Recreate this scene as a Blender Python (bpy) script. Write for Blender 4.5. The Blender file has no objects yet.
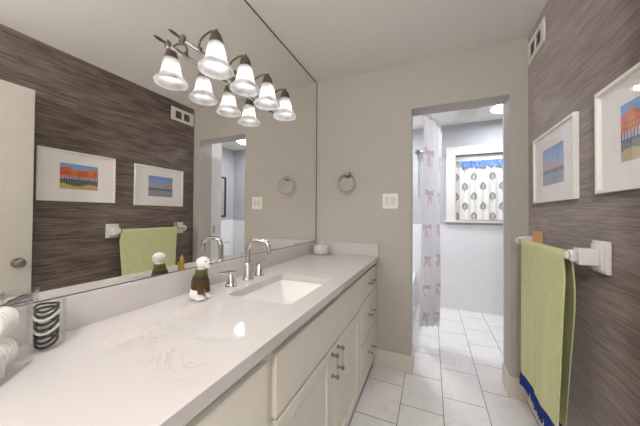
import bpy, bmesh, math, random
from mathutils import Vector, Matrix, Euler, Quaternion
PI = math.pi
random.seed(7)
S = bpy.context.scene
C = S.collection

# ------------------------------------------------------------------ camera
yaw, pitch, roll = 0.4103, 0.0123, -0.0065
R0 = Vector((math.cos(yaw), math.sin(yaw), 0)); F0 = Vector((-math.sin(yaw), math.cos(yaw), 0)); Z0 = Vector((0, 0, 1))
Fw = F0*math.cos(pitch) + Z0*math.sin(pitch); Up = -F0*math.sin(pitch) + Z0*math.cos(pitch)
Rt = R0*math.cos(roll) - Up*math.sin(roll); Ut = R0*math.sin(roll) + Up*math.cos(roll)
cam = bpy.data.cameras.new('camera'); co = bpy.data.objects.new('camera', cam); C.objects.link(co)
co.matrix_world = Matrix(((Rt.x, Ut.x, -Fw.x, .9714), (Rt.y, Ut.y, -Fw.y, 0), (Rt.z, Ut.z, -Fw.z, 1.2339), (0, 0, 0, 1)))
cam.sensor_width = 36; cam.lens = 256.44/640*36; cam.shift_y = -1.7/640; cam.clip_start = .01
S.camera = co

# ------------------------------------------------------------------ world, exposure
S.view_settings.view_transform = 'Standard'; S.view_settings.look = 'None'
S.view_settings.exposure = 0.05; S.view_settings.gamma = 1; S.view_settings.use_curve_mapping = False
W = bpy.data.worlds.new('world'); S.world = W; W.use_nodes = True
W.node_tree.nodes['Background'].inputs[0].default_value = (.55, .68, .95, 1)
W.node_tree.nodes['Background'].inputs[1].default_value = .8
VANITY_W, CEIL_FILL_W, BATH_W, HALL_FILL_W = 2.9, 50, 9, 11

def lamp(name, kind, loc, watts, color, size=.05, spot=None):
    l = bpy.data.lights.new(name, kind); l.energy = watts; l.color = color
    if kind == 'AREA': l.shape = 'DISK'; l.size = size
    else: l.shadow_soft_size = size
    o = bpy.data.objects.new(name, l); o.location = loc; C.objects.link(o); return o
lamp('ceiling_fill_light', 'POINT', (1.02, -.60, 2.075), CEIL_FILL_W, (1, .985, .97), .05)  # added lamp, unseen behind the viewer; evens out the room's brightness
lamp('bath_lamp_light', 'AREA', (1.76, 3.33, 2.395), BATH_W, (.93, .95, 1), .34)
lamp('tub_fill_light', 'AREA', (.36, 3.15, 2.395), 17, (.93, .95, 1), .34)  # added lamp, out of view; brightens the inner bathroom and jamb return
lamp('hall_fill_light', 'AREA', (2.1, -.35, 2.40), HALL_FILL_W, (1, .98, .965), .3)  # added unseen lamp without a fixture; soft fill from the hallway

# ------------------------------------------------------------------ materials
def srgb(r, g, b):
    f = lambda c: (c/255/12.92) if c/255 <= .04045 else ((c/255+.055)/1.055)**2.4
    return (f(r), f(g), f(b), 1)
class N:
    def __init__(s, name):
        s.m = bpy.data.materials.new(name); s.m.use_nodes = True; s.t = s.m.node_tree; s.b = s.t.nodes['Principled BSDF']
    def n(s, ty, **k):
        x = s.t.nodes.new(ty)
        for a, v in k.items():
            if a.startswith('i_'): x.inputs[a[2:].replace('_', ' ')].default_value = v
            else: setattr(x, a, v)
        return x
    def l(s, a, b): s.t.links.new(a, b)
    def coords(s, scale=(1, 1, 1), rot=(0, 0, 0), loc=(0, 0, 0), src='Object'):
        tc = s.n('ShaderNodeTexCoord'); mp = s.n('ShaderNodeMapping')
        mp.inputs['Scale'].default_value = scale; mp.inputs['Rotation'].default_value = rot; mp.inputs['Location'].default_value = loc
        s.l(tc.outputs[src], mp.inputs[0]); return mp.outputs[0]
    def ramp(s, fac, stops):
        r = s.n('ShaderNodeValToRGB'); e = r.color_ramp.elements
        while len(e) < len(stops): e.new(.5)
        for i, (p, c) in enumerate(stops): e[i].position = p; e[i].color = c
        s.l(fac, r.inputs[0]); return r.outputs[0]
    def bump(s, h, strength=.2, dist=.002):
        b = s.n('ShaderNodeBump'); b.inputs['Strength'].default_value = strength; b.inputs['Distance'].default_value = dist
        s.l(h, b.inputs['Height']); s.l(b.outputs[0], s.b.inputs['Normal'])
def simple(name, col, rough=.5, metal=0, noise=.04, scale=12, bump=0, coat=0, spec=.5):
    a = N(name); a.b.inputs['Roughness'].default_value = rough; a.b.inputs['Metallic'].default_value = metal
    a.b.inputs['Coat Weight'].default_value = coat; a.b.inputs['Specular IOR Level'].default_value = spec
    nz = a.n('ShaderNodeTexNoise', i_Scale=scale, i_Detail=4.0); a.l(a.coords(), nz.inputs['Vector'])
    lo = tuple(c*(1-noise) for c in col[:3])+(1,); hi = tuple(min(1, c*(1+noise)) for c in col[:3])+(1,)
    a.l(a.ramp(nz.outputs[0], [(.3, lo), (.7, hi)]), a.b.inputs['Base Color'])
    if bump:
        n2 = a.n('ShaderNodeTexNoise', i_Scale=220.0, i_Detail=3.0); a.l(a.coords(), n2.inputs['Vector']); a.bump(n2.outputs[0], bump, .001)
    return a.m
M = {}
M['wall'] = simple('greige_paint', srgb(187, 182, 175), .7, noise=.01, bump=.15)
M['ceiling'] = simple('ceiling_paint', srgb(236, 232, 228), .8, noise=.01, bump=.1)
M['trim'] = simple('white_trim', srgb(228, 225, 220), .35, noise=.02)
M['base'] = simple('cream_baseboard', srgb(222, 215, 205), .45, noise=.02)
M['door'] = simple('white_door_paint', srgb(232, 229, 224), .4, noise=.02)
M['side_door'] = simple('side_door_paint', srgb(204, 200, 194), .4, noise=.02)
M['cab'] = simple('cream_cabinet_paint', srgb(228, 223, 213), .42, noise=.02, bump=.1)
M['cab_dark'] = simple('cabinet_inside', srgb(150, 142, 128), .6)
M['ceramic'] = simple('white_ceramic', srgb(226, 224, 221), .12, noise=.01, coat=.5)
M['chrome'] = simple('chrome', (.66, .66, .67, 1), .06, 1, noise=.01)
M['nickel'] = simple('brushed_nickel', (.36, .33, .30, 1), .28, 1, noise=.05)
M['dark_nickel'] = simple('dark_nickel', (.16, .145, .13, 1), .3, 1, noise=.05)
M['vent_grey'] = simple('vent_shadow_grey', srgb(112, 108, 102), .7)
M['plastic'] = simple('switch_plastic', srgb(240, 237, 230), .35, noise=.01)
M['dark'] = simple('dark_void', srgb(30, 28, 27), .8)
M['frame'] = simple('white_frame', srgb(240, 237, 232), .4, noise=.01)
M['mat'] = simple('picture_mat', srgb(243, 240, 236), .9, noise=.01)
M['tan_tone'] = simple('pale_wood', srgb(205, 165, 112), .45, noise=.1, scale=40)
M['towel'] = simple('sage_towel', srgb(206, 208, 160), .95, noise=.05, scale=30, bump=.6, spec=.1)
M['fringe'] = simple('navy_fringe', srgb(38, 58, 130), .85, noise=.3, scale=90, spec=.2)
M['bathwall'] = simple('cool_grey_paint', srgb(184, 185, 190), .7)
M['black'] = simple('black_matte', srgb(22, 21, 22), .5)
M['blackframe'] = simple('dark_frame', srgb(52, 46, 42), .4)
M['white_soft'] = simple('cotton', srgb(240, 238, 234), 1, noise=.05, scale=60, bump=.5)
M['mirrorback'] = simple('mirror_edge', srgb(62, 60, 56), .4)
M['gold'] = simple('gold_paint', srgb(196, 160, 84), .35, .5, noise=.2, scale=60)
M['bottle_green'] = simple('dark_green_glaze', srgb(38, 58, 46), .25, noise=.25, scale=60)
M['print_sky'] = simple('watercolour_paper', srgb(180, 190, 200), .8)
M['tubwhite'] = simple('tub_enamel', srgb(236, 236, 238), .15, noise=.01)
M['lampwhite'] = simple('lamp_rim', srgb(236, 234, 230), .4)

def mirror_mat():
    a = N('mirror_silver'); a.b.inputs['Metallic'].default_value = 1; a.b.inputs['Roughness'].default_value = 0
    nz = a.n('ShaderNodeTexNoise', i_Scale=2.0); a.l(a.coords(), nz.inputs['Vector'])
    a.l(a.ramp(nz.outputs[0], [(.2, (.935, .925, .89, 1)), (.8, (.94, .93, .895, 1))]), a.b.inputs['Base Color']); return a.m
M['mirror'] = mirror_mat()

def quartz():
    a = N('white_quartz'); a.b.inputs['Roughness'].default_value = .06
    v = a.coords()
    n1 = a.n('ShaderNodeTexNoise', i_Scale=5.0, i_Detail=8.0, i_Roughness=.7, i_Distortion=1.0); a.l(v, n1.inputs['Vector'])
    ab = a.n('ShaderNodeMath', operation='SUBTRACT'); ab.inputs[1].default_value = .5; a.l(n1.outputs[0], ab.inputs[0])
    ab2 = a.n('ShaderNodeMath', operation='ABSOLUTE'); a.l(ab.outputs[0], ab2.inputs[0])
    vein = a.ramp(ab2.outputs[0], [(0, (1, 1, 1, 1)), (.016, (0, 0, 0, 1))])
    n2 = a.n('ShaderNodeTexNoise', i_Scale=2.6, i_Detail=2.0); a.l(a.coords(loc=(3, 1, 2)), n2.inputs['Vector'])
    gate = a.ramp(n2.outputs[0], [(.42, (0, 0, 0, 1)), (.56, (1, 1, 1, 1))])
    mu = a.n('ShaderNodeMath', operation='MULTIPLY'); a.l(vein, mu.inputs[0]); a.l(gate, mu.inputs[1])
    # the one visible patch of veining sits towards the near end of the slab
    ds = a.n('ShaderNodeVectorMath', operation='DISTANCE'); ds.inputs[1].default_value = (.34, .47, .89); a.l(v, ds.inputs[0])
    near = a.n('ShaderNodeMapRange'); near.inputs[1].default_value = .06; near.inputs[2].default_value = .26; near.inputs[3].default_value = .6; near.inputs[4].default_value = .0; a.l(ds.outputs['Value'], near.inputs[0])
    mu2 = a.n('ShaderNodeMath', operation='MULTIPLY'); a.l(mu.outputs[0], mu2.inputs[0]); a.l(near.outputs[0], mu2.inputs[1])
    mx = a.n('ShaderNodeMix', data_type='RGBA'); mx.inputs[6].default_value = srgb(204, 199, 197); mx.inputs[7].default_value = srgb(150, 140, 134)
    a.l(mu2.outputs[0], mx.inputs[0]); a.l(mx.outputs[2], a.b.inputs['Base Color']); return a.m
M['quartz'] = quartz()
M['quartz_edge'] = M['quartz']

def wallpaper():
    a = N('brown_grasscloth'); a.b.inputs['Roughness'].default_value = .55; a.b.inputs['Specular IOR Level'].default_value = .5; a.b.inputs['Sheen Weight'].default_value = 1.0; a.b.inputs['Sheen Roughness'].default_value = .35; a.b.inputs['Sheen Tint'].default_value = (1, .88, .86, 1)
    v1 = a.coords(scale=(1, 2.6, 75)); n1 = a.n('ShaderNodeTexNoise', i_Scale=2.2, i_Detail=6.0, i_Roughness=.65); a.l(v1, n1.inputs['Vector'])
    v2 = a.coords(scale=(1, 5, 260)); n2 = a.n('ShaderNodeTexNoise', i_Scale=1.6, i_Detail=4.0, i_Roughness=.6); a.l(v2, n2.inputs['Vector'])
    v3 = a.coords(scale=(1, 2.4, 14)); n3 = a.n('ShaderNodeTexNoise', i_Scale=1.7, i_Detail=3.0); a.l(v3, n3.inputs['Vector'])
    s1 = a.n('ShaderNodeMath', operation='MULTIPLY_ADD'); s1.inputs[1].default_value = .45; a.l(n1.outputs[0], s1.inputs[0])
    s2 = a.n('ShaderNodeMath', operation='MULTIPLY'); s2.inputs[1].default_value = .35; a.l(n2.outputs[0], s2.inputs[0]); a.l(s2.outputs[0], s1.inputs[2])
    s3 = a.n('ShaderNodeMath', operation='MULTIPLY_ADD'); s3.inputs[1].default_value = .2; a.l(n3.outputs[0], s3.inputs[0]); a.l(s1.outputs[0], s3.inputs[2])
    # seams between the paper drops
    tc = a.n('ShaderNodeTexCoord'); sx = a.n('ShaderNodeSeparateXYZ'); a.l(tc.outputs['Object'], sx.inputs[0])
    dv = a.n('ShaderNodeMath', operation='MULTIPLY_ADD'); dv.inputs[1].default_value = 1/.86; dv.inputs[2].default_value = -1.52; a.l(sx.outputs[1], dv.inputs[0])
    fr = a.n('ShaderNodeMath', operation='FRACT'); a.l(dv.outputs[0], fr.inputs[0])
    lt = a.n('ShaderNodeMath', operation='LESS_THAN'); lt.inputs[1].default_value = .006; a.l(fr.outputs[0], lt.inputs[0])
    col = a.ramp(s3.outputs[0], [(.37, srgb(58, 48, 42)), (.47, srgb(95, 83, 75)), (.57, srgb(138, 123, 115))])
    mx = a.n('ShaderNodeMix', data_type='RGBA'); mx.inputs[7].default_value = srgb(95, 84, 78)
    k = a.n('ShaderNodeMath', operation='MULTIPLY'); k.inputs[1].default_value = .2; a.l(lt.outputs[0], k.inputs[0]); a.l(k.outputs[0], mx.inputs[0])
    a.l(col, mx.inputs[6]); a.l(mx.outputs[2], a.b.inputs['Base Color']); a.bump(s3.outputs[0], .4, .003); return a.m
M['paper'] = wallpaper()

def floor_mat():
    a = N('marble_floor_tile'); a.b.inputs['Roughness'].default_value = .28
    tc = a.n('ShaderNodeTexCoord'); sx = a.n('ShaderNodeSeparateXYZ'); a.l(tc.outputs['Object'], sx.inputs[0])
    cx_ = a.n('ShaderNodeCombineXYZ')
    a1 = a.n('ShaderNodeMath', operation='ADD'); a1.inputs[1].default_value = -1.765+.182+.364*20; a.l(sx.outputs[1], a1.inputs[0]); a.l(a1.outputs[0], cx_.inputs[0])
    a2 = a.n('ShaderNodeMath', operation='ADD'); a2.inputs[1].default_value = -.785+.256*20; a.l(sx.outputs[0], a2.inputs[0]); a.l(a2.outputs[0], cx_.inputs[1])
    br = a.n('ShaderNodeTexBrick'); br.offset = .5; br.offset_frequency = 2; br.squash = 1
    br.inputs['Scale'].default_value = 1; br.inputs['Brick Width'].default_value = .364; br.inputs['Row Height'].default_value = .256
    br.inputs['Mortar Size'].default_value = .0022; br.inputs['Mortar Smooth'].default_value = .1; br.inputs['Bias'].default_value = 0
    br.inputs['Color1'].default_value = (.9, .9, .9, 1); br.inputs['Color2'].default_value = (1, 1, 1, 1); br.inputs['Mortar'].default_value = (0, 0, 0, 1)
    a.l(cx_.outputs[0], br.inputs['Vector'])
    n1 = a.n('ShaderNodeTexNoise', i_Scale=3.0, i_Detail=8.0, i_Distortion=1.5, i_Roughness=.6); a.l(a.coords(scale=(1, .7, 1), rot=(0, 0, .7)), n1.inputs['Vector'])
    mb = a.ramp(n1.outputs[0], [(.36, srgb(236, 233, 232)), (.48, srgb(241, 239, 238)), (.5, srgb(230, 227, 226)), (.52, srgb(241, 239, 238)), (.75, srgb(237, 235, 234))])
    m1 = a.n('ShaderNodeMix', data_type='RGBA', blend_type='MULTIPLY'); m1.inputs[0].default_value = .25; a.l(mb, m1.inputs[6]); a.l(br.outputs['Color'], m1.inputs[7])
    m2 = a.n('ShaderNodeMix', data_type='RGBA'); a.l(br.outputs['Fac'], m2.inputs[0]); a.l(m1.outputs[2], m2.inputs[6]); m2.inputs[7].default_value = srgb(100, 95, 92)
    a.l(m2.outputs[2], a.b.inputs['Base Color']); return a.m
M['floor'] = floor_mat()

def wall_tile():
    a = N('white_wall_tile'); a.b.inputs['Roughness'].default_value = .25
    tc = a.n('ShaderNodeTexCoord'); sx = a.n('ShaderNodeSeparateXYZ'); a.l(tc.outputs['Object'], sx.inputs[0])
    ad = a.n('ShaderNodeMath', operation='ADD'); a.l(sx.outputs[0], ad.inputs[0]); a.l(sx.outputs[1], ad.inputs[1])
    cb = a.n('ShaderNodeCombineXYZ'); a.l(ad.outputs[0], cb.inputs[0]); a.l(sx.outputs[2], cb.inputs[1])
    br = a.n('ShaderNodeTexBrick'); br.offset = 0; br.inputs['Scale'].default_value = 1
    br.inputs['Brick Width'].default_value = .11; br.inputs['Row Height'].default_value = .11; br.inputs['Mortar Size'].default_value = .0015
    br.inputs['Color1'].default_value = srgb(236, 236, 238); br.inputs['Color2'].default_value = srgb(234, 234, 236); br.inputs['Mortar'].default_value = srgb(230, 230, 232)
    a.l(cb.outputs[0], br.inputs['Vector']); a.l(br.outputs['Color'], a.b.inputs['Base Color']); return a.m
M['tile'] = wall_tile()

def painted(name, rough=.8, trans=0, bump=0):
    a = N(name); at = a.n('ShaderNodeAttribute', attribute_name='pattern'); a.l(at.outputs['Color'], a.b.inputs['Base Color'])
    a.b.inputs['Roughness'].default_value = rough; a.b.inputs['Specular IOR Level'].default_value = .2
    nz = a.n('ShaderNodeTexNoise', i_Scale=400.0); a.l(a.coords(), nz.inputs['Vector']); a.bump(nz.outputs[0], .2, .001)
    if trans:
        tr = a.n('ShaderNodeBsdfTranslucent'); a.l(at.outputs['Color'], tr.inputs[0])
        mx = a.n('ShaderNodeMixShader'); mx.inputs[0].default_value = trans
        out = a.t.nodes['Material Output']; a.l(a.b.outputs[0], mx.inputs[1]); a.l(tr.outputs[0], mx.inputs[2])
        m3 = a.n('ShaderNodeMixShader'); m3.inputs[0].default_value = .22; tp = a.n('ShaderNodeBsdfTransparent')
        a.l(mx.outputs[0], m3.inputs[1]); a.l(tp.outputs[0], m3.inputs[2]); a.l(m3.outputs[0], out.inputs[0])
    return a.m
M['print'] = painted('watercolour_print', .6)
M['showercloth'] = painted('sheer_shower_cloth', .7, .4)
M['windowcloth'] = painted('block_print_cloth', .9)
M['sweater'] = painted('painted_sweater', .6)

def clear(name, alpha=.12, tint=(1, 1, 1, 1), rough=.02, fres=.45):
    a = N(name); out = a.t.nodes['Material Output']; a.t.nodes.remove(a.b)
    tp = a.n('ShaderNodeBsdfTransparent'); tp.inputs[0].default_value = tint
    gl = a.n('ShaderNodeBsdfGlossy'); gl.inputs['Roughness'].default_value = rough; gl.inputs[0].default_value = (1, 1, 1, 1)
    lw = a.n('ShaderNodeLayerWeight'); lw.inputs[0].default_value = .25
    nz = a.n('ShaderNodeTexNoise', i_Scale=5.0); a.l(a.coords(), nz.inputs['Vector'])
    k = a.n('ShaderNodeMath', operation='MULTIPLY_ADD'); k.inputs[1].default_value = fres; k.inputs[2].default_value = alpha; a.l(lw.outputs['Fresnel'], k.inputs[0])
    mx = a.n('ShaderNodeMixShader'); a.l(k.outputs[0], mx.inputs[0]); a.l(tp.outputs[0], mx.inputs[1]); a.l(gl.outputs[0], mx.inputs[2]); a.l(mx.outputs[0], out.inputs[0]); return a.m
M['acrylic'] = clear('clear_acrylic', .015, (.97, .975, .97, 1), .02, .35)
M['glass'] = clear('picture_glass', .0, (1, 1, 1, 1), .02, .14)
def frosted():
    a = N('frosted_pale_glass'); a.b.inputs['Base Color'].default_value = srgb(226, 226, 214); a.b.inputs['Roughness'].default_value = .15
    nz = a.n('ShaderNodeTexNoise', i_Scale=30.0); a.l(a.coords(), nz.inputs['Vector'])
    a.l(a.ramp(nz.outputs[0], [(.3, srgb(222, 220, 212)), (.7, srgb(236, 234, 228))]), a.b.inputs['Base Color'])
    out = a.t.nodes['Material Output']; tp = a.n('ShaderNodeBsdfTransparent'); mx = a.n('ShaderNodeMixShader'); mx.inputs[0].default_value = .35
    a.l(a.b.outputs[0], mx.inputs[1]); a.l(tp.outputs[0], mx.inputs[2]); a.l(mx.outputs[0], out.inputs[0]); return a.m
M['frosted'] = frosted()
def shade_mat():
    a = N('lit_alabaster_glass'); out = a.t.nodes['Material Output']; a.t.nodes.remove(a.b)
    nz = a.n('ShaderNodeTexNoise', i_Scale=14.0, i_Detail=5.0, i_Distortion=1.0); a.l(a.coords(scale=(1, 1, .5)), nz.inputs['Vector'])
    col = a.ramp(nz.outputs[0], [(.35, (.26, .257, .252, 1)), (.6, (.40, .395, .39, 1))])
    di = a.n('ShaderNodeBsdfDiffuse'); tr = a.n('ShaderNodeBsdfTranslucent'); a.l(col, di.inputs[0]); a.l(col, tr.inputs[0])
    m1 = a.n('ShaderNodeMixShader'); m1.inputs[0].default_value = .82; a.l(di.outputs[0], m1.inputs[1]); a.l(tr.outputs[0], m1.inputs[2])
    gl = a.n('ShaderNodeBsdfGlossy'); gl.inputs['Roughness'].default_value = .15; m2 = a.n('ShaderNodeMixShader'); m2.inputs[0].default_value = .06
    a.l(m1.outputs[0], m2.inputs[1]); a.l(gl.outputs[0], m2.inputs[2])
    em = a.n('ShaderNodeEmission'); em.inputs['Strength'].default_value = .15; a.l(col, em.inputs[0])
    ad = a.n('ShaderNodeAddShader'); a.l(m2.outputs[0], ad.inputs[0]); a.l(em.outputs[0], ad.inputs[1]); a.l(ad.outputs[0], out.inputs[0]); return a.m
M['shade'] = shade_mat()
def emit(name, col, st):
    a = N(name); nz = a.n('ShaderNodeTexNoise', i_Scale=3.0); a.l(a.coords(), nz.inputs['Vector'])
    a.l(a.ramp(nz.outputs[0], [(.2, tuple(c*.97 for c in col[:3])+(1,)), (.8, col)]), a.b.inputs['Emission Color'])
    a.b.inputs['Emission Strength'].default_value = st; return a.m
M['bulb'] = emit('lit_bulb', (1, .97, .93, 1), 1.5)
M['led'] = emit('lit_diffuser', (.93, .96, 1, 1), 5)
M['fill_led'] = emit('added_lit_bowl', (1, .94, .86, 1), 3)

# ------------------------------------------------------------------ geometry helpers
def box(bm, x0, x1, y0, y1, z0, z1, bev=0, seg=2, mat=None):
    g = bmesh.ops.create_cube(bm, size=1)
    vs = g['verts']
    for v in vs: v.co = Vector((x0+(v.co.x+.5)*(x1-x0), y0+(v.co.y+.5)*(y1-y0), z0+(v.co.z+.5)*(z1-z0)))
    if mat is not None:
        for v in vs: v.co = mat @ v.co
    if bev:
        es = list({e for v in vs for e in v.link_edges})
        bmesh.ops.bevel(bm, geom=es, offset=bev, segments=seg, affect='EDGES', profile=.5)
    return bm
def lathe(bm, prof, n=32, mat=Matrix(), caps=True):
    rings = []
    for r, z in prof:
        rings.append([bm.verts.new(mat @ Vector((max(r, 1e-5)*math.cos(2*PI*i/n), max(r, 1e-5)*math.sin(2*PI*i/n), z))) for i in range(n)])
    for a, b in zip(rings, rings[1:]):
        for i in range(n): bm.faces.new((a[i], a[(i+1) % n], b[(i+1) % n], b[i]))
    if caps:
        bm.faces.new(rings[0][::-1]); bm.faces.new(rings[-1])
    return bm
def tube(bm, pts, rad, n=12, closed=False):
    pts = [Vector(p) for p in pts]; m = len(pts)
    if not hasattr(rad, '__len__'): rad = [rad]*m
    rings = []; up = None
    for i, p in enumerate(pts):
        a = pts[(i-1) % m] if (closed or i) else p; b = pts[(i+1) % m] if (closed or i < m-1) else p
        t = (b-a).normalized()
        if up is None: up = Vector((0, 0, 1)) if abs(t.z) < .9 else Vector((1, 0, 0))
        s_ = t.cross(up).normalized(); up = s_.cross(t).normalized()
        rings.append([bm.verts.new(p + rad[i]*(math.cos(2*PI*k/n)*s_ + math.sin(2*PI*k/n)*up)) for k in range(n)])
    rng = range(m) if closed else range(m-1)
    for i in rng:
        a, b = rings[i], rings[(i+1) % m]
        for k in range(n): bm.faces.new((a[k], a[(k+1) % n], b[(k+1) % n], b[k]))
    if not closed: bm.faces.new(rings[0][::-1]); bm.faces.new(rings[-1])
    return bm
def ell(bm, c, r, rot=None, u=20, v=14):
    m = Matrix.Translation(Vector(c)) @ (rot.to_matrix().to_4x4() if rot else Matrix()) @ Matrix.Diagonal((*r, 1))
    bmesh.ops.create_uvsphere(bm, u_segments=u, v_segments=v, radius=1, matrix=m); return bm
def curve(pts, n=8):
    P = [Vector(p) for p in pts]; P = [P[0]*2-P[1]]+P+[P[-1]*2-P[-2]]; out = []
    for i in range(1, len(P)-2):
        for k in range(n):
            t = k/n; a, b, c, d = P[i-1:i+3]
            out.append(.5*((2*b)+(c-a)*t+(2*a-5*b+4*c-d)*t*t+(3*b-a-3*c+d)*t**3))
    out.append(P[-2]); return out
def nb(): return bmesh.new()
def obj(name, bm, mat, parent=None, smooth=False, angle=40, loc=None):
    bmesh.ops.recalc_face_normals(bm, faces=bm.faces)
    me = bpy.data.meshes.new(name); bm.to_mesh(me); bm.free()
    me.materials.append(mat)
    if smooth:
        me.polygons.foreach_set('use_smooth', [True]*len(me.polygons)); me.set_sharp_from_angle(angle=math.radians(angle))
    o = bpy.data.objects.new(name, me); C.objects.link(o)
    if parent: o.parent = parent
    if loc: o.location = loc
    return o
def tag(o, label=None, cat=None, group=None, kind=None):
    if label: o['label'] = label
    if cat: o['category'] = cat
    if group: o['group'] = group
    if kind: o['kind'] = kind
    return o
def thing(name, label, cat, loc=(0, 0, 0), rz=0, group=None):
    o = bpy.data.objects.new(name, None); C.objects.link(o); o.location = loc; o.rotation_euler = (0, 0, rz); o.empty_display_size = .05
    return tag(o, label, cat, group)
def struct(name, bm, mat, label=None, cat=None, parent=None, smooth=False):
    o = obj(name, bm, mat, parent, smooth)
    if not parent: tag(o, label, cat, kind='structure')
    return o
def kids(o): return [c for c in bpy.data.objects if c.parent == o]
def dup(o, loc=None, label=None, parent=None):
    c = o.copy(); C.objects.link(c)
    if parent: c.parent = parent
    if loc: c.location = loc
    if label: c['label'] = label
    for k in kids(o): dup(k, parent=c)
    return c
def cloth_grid(name, fn, nu, nv, mat, parent=None, colfn=None, thick=.0015):
    me = bpy.data.meshes.new(name); vs = []; fs = []; cs = []
    for j in range(nv+1):
        for i in range(nu+1):
            u, v = i/nu, j/nv; vs.append(fn(u, v)); cs.append(colfn(u, v) if colfn else (1, 1, 1, 1))
    for j in range(nv):
        for i in range(nu):
            a = j*(nu+1)+i; fs.append((a, a+1, a+nu+2, a+nu+1))
    me.from_pydata(vs, [], fs); me.materials.append(mat)
    if colfn:
        at = me.color_attributes.new('pattern', 'FLOAT_COLOR', 'POINT')
        at.data.foreach_set('color', [x for c in cs for x in c])
    me.polygons.foreach_set('use_smooth', [True]*len(me.polygons))
    o = bpy.data.objects.new(name, me); C.objects.link(o)
    if parent: o.parent = parent
    if thick:
        s_ = o.modifiers.new('thickness', 'SOLIDIFY'); s_.thickness = thick; s_.offset = 0
    return o

# ------------------------------------------------------------------ setting
XR, YF, YB2, YN, XB, H = 1.5676, 2.134, 3.82, -.95, 2.50, 2.44    # right wall, far wall, inner far wall, near wall, inner right wall, ceiling
OX0, OX1, OZ, YF2 = .825, 1.467, 2.072, 2.302
struct('floor', box(nb(), -.1, 2.6, YN-.1, YB2+.1, -.08, 0), M['floor'], 'white marble-look rectangular floor tiles with thin grey grout', 'floor')
struct('ceiling', box(nb(), -.1, 2.6, YN-.1, YB2+.1, H, H+.08), M['ceiling'], 'smooth pale painted ceiling', 'ceiling')
struct('wall_left', box(nb(), -.1, 0, YN, YF, 0, H), M['wall'], 'greige wall behind the wide vanity mirror', 'wall')
b = nb(); box(b, -.1, OX0, YF, YF2, 0, H); box(b, OX1, 2.6, YF, YF2, 0, H); box(b, OX0, OX1, YF, YF2, OZ, H)
struct('wall_far', b, M['wall'], 'greige wall with an open doorway at the end of the vanity', 'wall')
b = nb(); box(b, XR, XR+.1, .05, YF, 0, H); box(b, XR, XR+.1, YN, -.76, 0, H); box(b, XR, XR+.1, -.76, .05, 2.07, H)
struct('wall_right', b, M['paper'], 'brown grasscloth wallpapered wall with two framed pictures', 'wall')
struct('wall_near', box(nb(), -.1, 2.6, YN-.1, YN, 0, H), M['wall'], 'greige wall behind the viewer', 'wall')
struct('wall_hall', box(nb(), 2.5, 2.6, YN, YF, 0, H), M['wall'], 'greige hallway wall outside the side door', 'wall')
b = nb(); box(b, -.1, 0, YF2, YB2, 0, H)
wl = struct('wall_inner_left', b, M['tile'], 'white tiled wall of the tub alcove', 'wall')
wir = struct('wall_inner_right', box(nb(), XB, XB+.1, YF2, YB2, 0, H), M['bathwall'], 'cool grey wall of the inner bathroom with dark framed mirror', 'wall')
struct('tile_wainscot', box(nb(), XB-.008, XB, YF2, YB2-.008, 0, 1.11), M['tile'], parent=wir)
struct('wainscot_cap', box(nb(), XB-.014, XB, YF2, YB2-.008, 1.11, 1.125, .003), M['tile'], parent=wir)
WX0, WX1, WZ0, WZ1 = 1.262, 1.97, 1.168, 2.025
b = nb(); box(b, -.1, WX0, YB2, YB2+.12, 0, H); box(b, WX1, 2.6, YB2, YB2+.12, 0, H); box(b, WX0, WX1, YB2, YB2+.12, 0, WZ0); box(b, WX0, WX1, YB2, YB2+.12, WZ1, H)
wif = struct('wall_inner_far', b, M['bathwall'], 'cool grey wall of the inner bathroom around the curtained window', 'wall')
b = nb(); box(b, 0, XB-.008, YB2-.008, YB2, 0, 1.11)
struct('tile_wainscot', b, M['tile'], parent=wif)
# window
win = tag(thing('window_1', 'white framed window in the inner bathroom behind a printed curtain', 'window', (0, 0, 0)), kind='structure')
b = nb(); cw = .112
box(b, WX0-cw, WX0, YB2-.02, YB2-.0005, WZ0, WZ1+cw, .003); box(b, WX1, WX1+cw, YB2-.02, YB2-.0005, WZ0, WZ1+cw, .003); box(b, WX0, WX1, YB2-.02, YB2-.0005, WZ1, WZ1+cw, .003)
struct('window_casing', b, M['door'], parent=win)
struct('window_sill', box(nb(), WX0-cw-.02, WX1+cw+.02, YB2-.05, YB2+.05, WZ0-.028, WZ0, .004), M['trim'], parent=win)
b = nb(); e = .045
box(b, WX0, WX0+e, YB2+.06, YB2+.10, WZ0, WZ1); box(b, WX1-e, WX1, YB2+.06, YB2+.10, WZ0, WZ1); box(b, WX0+e, WX1-e, YB2+.06, YB2+.10, WZ0, WZ0+e); box(b, WX0+e, WX1-e, YB2+.06, YB2+.10, WZ1-e, WZ1); box(b, WX0+e, WX1-e, YB2+.06, YB2+.10, 1.56, 1.60)
struct('window_sash', b, M['trim'], parent=win)
struct('window_pane', box(nb(), WX0+e, WX1-e, YB2+.078, YB2+.082, WZ0+e, WZ1-e), M['acrylic'], parent=win)
# casing-free doorway keeps plain plaster; baseboards
def basebd(name, segs, label):
    b = nb()
    for x0, x1, y0, y1 in segs:
        box(b, x0, x1, y0, y1, 0, .14, .002); 
    struct(name, b, M['base'], label, 'baseboard')
basebd('baseboard_far', [(.50, OX0+.014, YF-.014, YF), (OX0, OX0+.014, YF, YF2), (OX1-.014, OX1, YF, YF2), (OX1-.014, XR-.015, YF-.014, YF)], 'cream baseboard along the far wall and into the doorway')
basebd('baseboard_right', [(XR-.014, XR, .12, YF)], 'cream baseboard under the wallpapered wall')
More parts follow.
